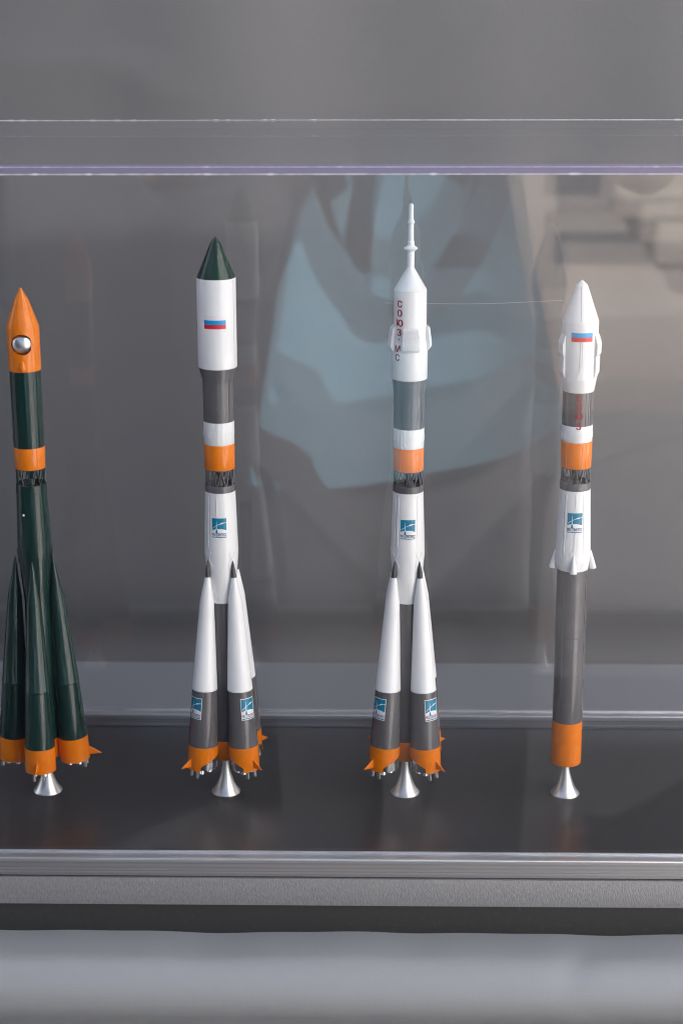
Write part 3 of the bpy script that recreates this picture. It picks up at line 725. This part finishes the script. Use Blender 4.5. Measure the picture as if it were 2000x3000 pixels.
canvas = mat("bounce_canvas", (.80, .785, .76), .7); add_bump(canvas, 'noise', 6, .01); vary(canvas, 3, (.85, .835, .81), .35, .7)
scr = empty("bounce_screen", (1.38, -1.10, GZ), (0, 0, R(-23.5))); tag(scr, "added unseen cream canvas screen bouncing light onto the rockets", "screen")  # added reflector out of view, brightens the right sides of the rockets
def scr_pt(u, v): return (.03*math.sin(u*19)+.012*math.sin(u*47+v*3), -.90+2.2*u, .04+3.3*v)
so = sheet("bounce_panel", 80, 30, scr_pt, canvas, lambda u, v: (2.2*u, 3.3*v)); so.parent = scr
for yy in (-.93, .2, 1.33):
    p_ = lathe("screen_pole", [(0, 24), (3400, 22), (3404, 0)], alu, scr, 20, 30, (60, yy*1000, 0))

tentm = mat("shade_tent_canvas", (.10, .105, .115), .8); add_bump(tentm, 'noise', 5, .02)
tn_ = empty("shade_tent", (-2.5, -3.5, GZ)); tag(tn_, "added unseen dark slate tent that shades the ground on the left", "tent")  # put in out of view to keep sun off the left ground
for sx in (-1, 1):
    bm = bmesh.new(); box_bm(bm, sx*1.05-.015, sx*1.05+.015, -2.6, 2.6, .05, 2.2); obj("side_wall", from_bm(bm, "side_wall", 0), tentm, tn_)
    for yy in (-2.6, 0, 2.6): lathe("tent_pole", [(0, 26), (2300, 24), (2304, 0)], alu, tn_, 16, 30, (sx*1090, yy*1000, 0))
bm = bmesh.new(); rp = [(-1.2, 2.15), (0, 2.95), (1.2, 2.15), (1.2, 2.10), (0, 2.90), (-1.2, 2.10)]
ra = [bm.verts.new((x, -2.75, z)) for x, z in rp]; rb_ = [bm.verts.new((x, 2.75, z)) for x, z in rp]
for i in range(6): bm.faces.new((ra[i], ra[(i+1) % 6], rb_[(i+1) % 6], rb_[i]))
for q in (ra, rb_): bm.faces.new((q[0], q[1], q[4], q[5])); bm.faces.new((q[1], q[2], q[3], q[4]))
obj("tent_roof", from_bm(bm, "tent_roof", 0), tentm, tn_)
bm = bmesh.new(); box_bm(bm, -1.03, 1.03, -2.6, -2.57, .05, 2.2); obj("end_wall", from_bm(bm, "end_wall", 0), tentm, tn_)

def skin(name, verts, edges, rad, m, parent=None, sub=2, root=0):
    me = bpy.data.meshes.new(name); me.from_pydata(verts, edges, []); o = obj(name, me, m, parent)
    md = o.modifiers.new("skin", 'SKIN')
    for v, r in zip(me.skin_vertices[0].data, rad): v.radius = (r, r) if not isinstance(r, tuple) else r
    for v in me.skin_vertices[0].data: v.use_root = False
    me.skin_vertices[0].data[root].use_root = True
    o.modifiers.new("smooth", 'SUBSURF').levels = sub; o.modifiers["smooth"].render_levels = sub
    for p in me.polygons: p.use_smooth = True
    md.use_smooth_shade = True
    return o
skinm = mat("skin", (.55, .36, .27), .5); shirtm = mat("pale_blue_cotton", (.12, .25, .33), .8); vary(shirtm, 9, (.145, .285, .365))
trouserm = mat("dark_trousers", (.03, .03, .035), .8); hairm = mat("brown_hair", (.05, .03, .02), .5); shoem = mat("black_shoe", (.02, .02, .02), .5)
V, E, RD = [], [], []
def jv(p, r, link=None):
    V.append(p); RD.append(r)
    if link is not None: E.append((link, len(V)-1))
    return len(V)-1
pv = jv((0, 0, .86), (.15, .10)); wa = jv((0, 0, 1.02), (.12, .09), pv); chs = jv((0, .0, 1.20), (.14, .10), wa); nb = jv((0, .01, 1.31), .06, chs)
nk = jv((0, .03, 1.37), .05, nb); h0 = jv((0, .07, 1.44), (.068, .085), nk); h1 = jv((0, .07, 1.50), (.075, .092), h0); h2 = jv((0, .065, 1.56), (.055, .07), h1)
ns = jv((0, .155, 1.455), .014, h0)
for s in (-1, 1):
    jv((s*.078, .06, 1.46), .014, h0)
    sh = jv((s*.16, .0, 1.28), .055, chs); el_ = jv((s*.29, .07, 1.17), .042, sh); fo = jv((s*.20, .16, 1.30), .034, el_); wr = jv((s*.105, .235, 1.40), .026, fo); pm = jv((s*.090, .255, 1.445), (.030, .016), wr)
    for k, (ln, dz) in enumerate(((.030, .034), (.034, .016), (.032, -.002), (.026, -.018))):     # four fingers round the camera grip
        a = jv((s*.086, .272, 1.455+dz), .0105, pm); b = jv((s*.082, .285, 1.457+dz), .0092, a); jv((s*(.082-ln*.6), .290, 1.455+dz), .0080, b)
    t = jv((s*.080, .235, 1.430), .0115, wr); jv((s*.060, .222, 1.440), .0095, t)
    hp = jv((s*.085, 0, .80), .085, pv); kn = jv((s*.09, .015, .46), .055, hp); an = jv((s*.09, -.01, .09), .036, kn); jv((s*.10, .11, .035), .032, an)
PX, PY = .050, -1.40
person = skin("person", V, E, RD, skinm); person.location = (PX, PY, GZ); tag(person, "person in a loose pale blue top and dark trousers holding up a camera", "person")
def tunic(u, v):
    z = .82+.50*(1-v); a = 2*PI*u
    rx = .115+.075*v**1.3; ry = .10+.055*v
    if v < .12: rx *= .72+.28*v/.12; ry *= .75+.25*v/.12
    f = 1+.018*v*math.sin(a*7+.8)+.015*v*math.sin(a*4)
    zz = z+.035*math.cos(a-.4)*max(0, v-.3)/.7
    return (rx*f*math.cos(a), ry*f*math.sin(a)+.01, zz)
tn = sheet("tunic", 96, 40, tunic, shirtm, lambda u, v: (u, v)); tn.parent = person; tn.location = (0, 0, .01)
sv, se, sr = [], [], []
for s in (-1, 1):
    b = len(sv); sv += [(s*.12, .0, 1.29), (s*.165, .0, 1.275), (s*.235, .035, 1.22)]; sr += [.075, .075, .068]; se += [(b, b+1), (b+1, b+2)]
for i, s in enumerate((0, 3)):
    skin("sleeve", sv[s:s+3], [(0, 1), (1, 2)], sr[s:s+3], shirtm, person, 2)
tv = [(0, 0, .88), (-.09, 0, .80), (-.09, .015, .46), (-.09, -.01, .10), (.09, 0, .80), (.09, .015, .46), (.09, -.01, .10)]
skin("trousers", tv, [(0, 1), (1, 2), (2, 3), (0, 4), (4, 5), (5, 6)], [(.16, .115), .10, .075, .06, .10, .075, .06], trouserm, person, 2)
for s in (-1, 1): skin("shoe", [(s*.09, -.035, .04), (s*.095, .04, .035), (s*.10, .13, .028)], [(0, 1), (1, 2)], [.042, .044, .038], shoem, person, 2)
skin("hair", [(0, .03, 1.57), (0, -.01, 1.50), (0, -.02, 1.40), (0, -.03, 1.30)], [(0, 1), (1, 2), (2, 3)], [(.085, .075), (.092, .07), (.085, .05), (.06, .03)], hairm, person, 2)
camm = mat("camera_black", (.015, .015, .016), .45); lensm = mat("lens_glass", (.01, .012, .02), .03)
kc = empty("photo_camera", (.02433, PY+.24, .5178)); tag(kc, "black camera with a wide neck strap held by the person in blue", "camera")
bm = bmesh.new(); box_bm(bm, -.065, .065, -.028, .012, -.045, .035); box_bm(bm, -.024, .024, -.024, .010, .0353, .060); bmesh.ops.bevel(bm, geom=list(bm.edges), offset=.005, segments=3, affect='EDGES')
obj("camera_body", from_bm(bm, "camera_body", 40), camm, kc)
ln = lathe("camera_lens", [(12, 0), (12, 31), (20, 33), (46, 33), (48, 30), (48, 27), (44, 25)], camm, kc, 40); ln.rotation_euler = (R(-90), 0, 0)
lg = lathe("lens_glass", [(44, 25), (46, 15), (46.6, 0)], lensm, kc, 40); lg.rotation_euler = (R(-90), 0, 0)
bm = bmesh.new(); pr = None                  # neck strap hanging in a wide loop below the camera
N = 60; loop = []
for k in range(N+1):
    t = k/N; a = PI*(1-t)
    loop.append((.022+.120*math.cos(a)*(1.0 if abs(math.cos(a)) < .99 else 1), -.02-.070*math.sin(a), -.05-.39*math.sin(a)**.8+.04*math.cos(a)*math.sin(a)))
for k in range(N+1):
    p = Vector(loop[k]); q = Vector(loop[min(N, k+1)]) - Vector(loop[max(0, k-1)]); q.normalize()
    n = Vector((0, 1, 0)); w = q.cross(n).normalized()*.021
    ring = [bm.verts.new(p+w+n*.001), bm.verts.new(p+w-n*.001), bm.verts.new(p-w-n*.001), bm.verts.new(p-w+n*.001)]
    if pr:
        for i in range(4): bm.faces.new((pr[i], ring[i], ring[(i+1) % 4], pr[(i+1) % 4]))
    pr = ring
obj("neck_strap", from_bm(bm, "neck_strap", 40), mat("strap_webbing", (.035, .033, .036), .7), kc)
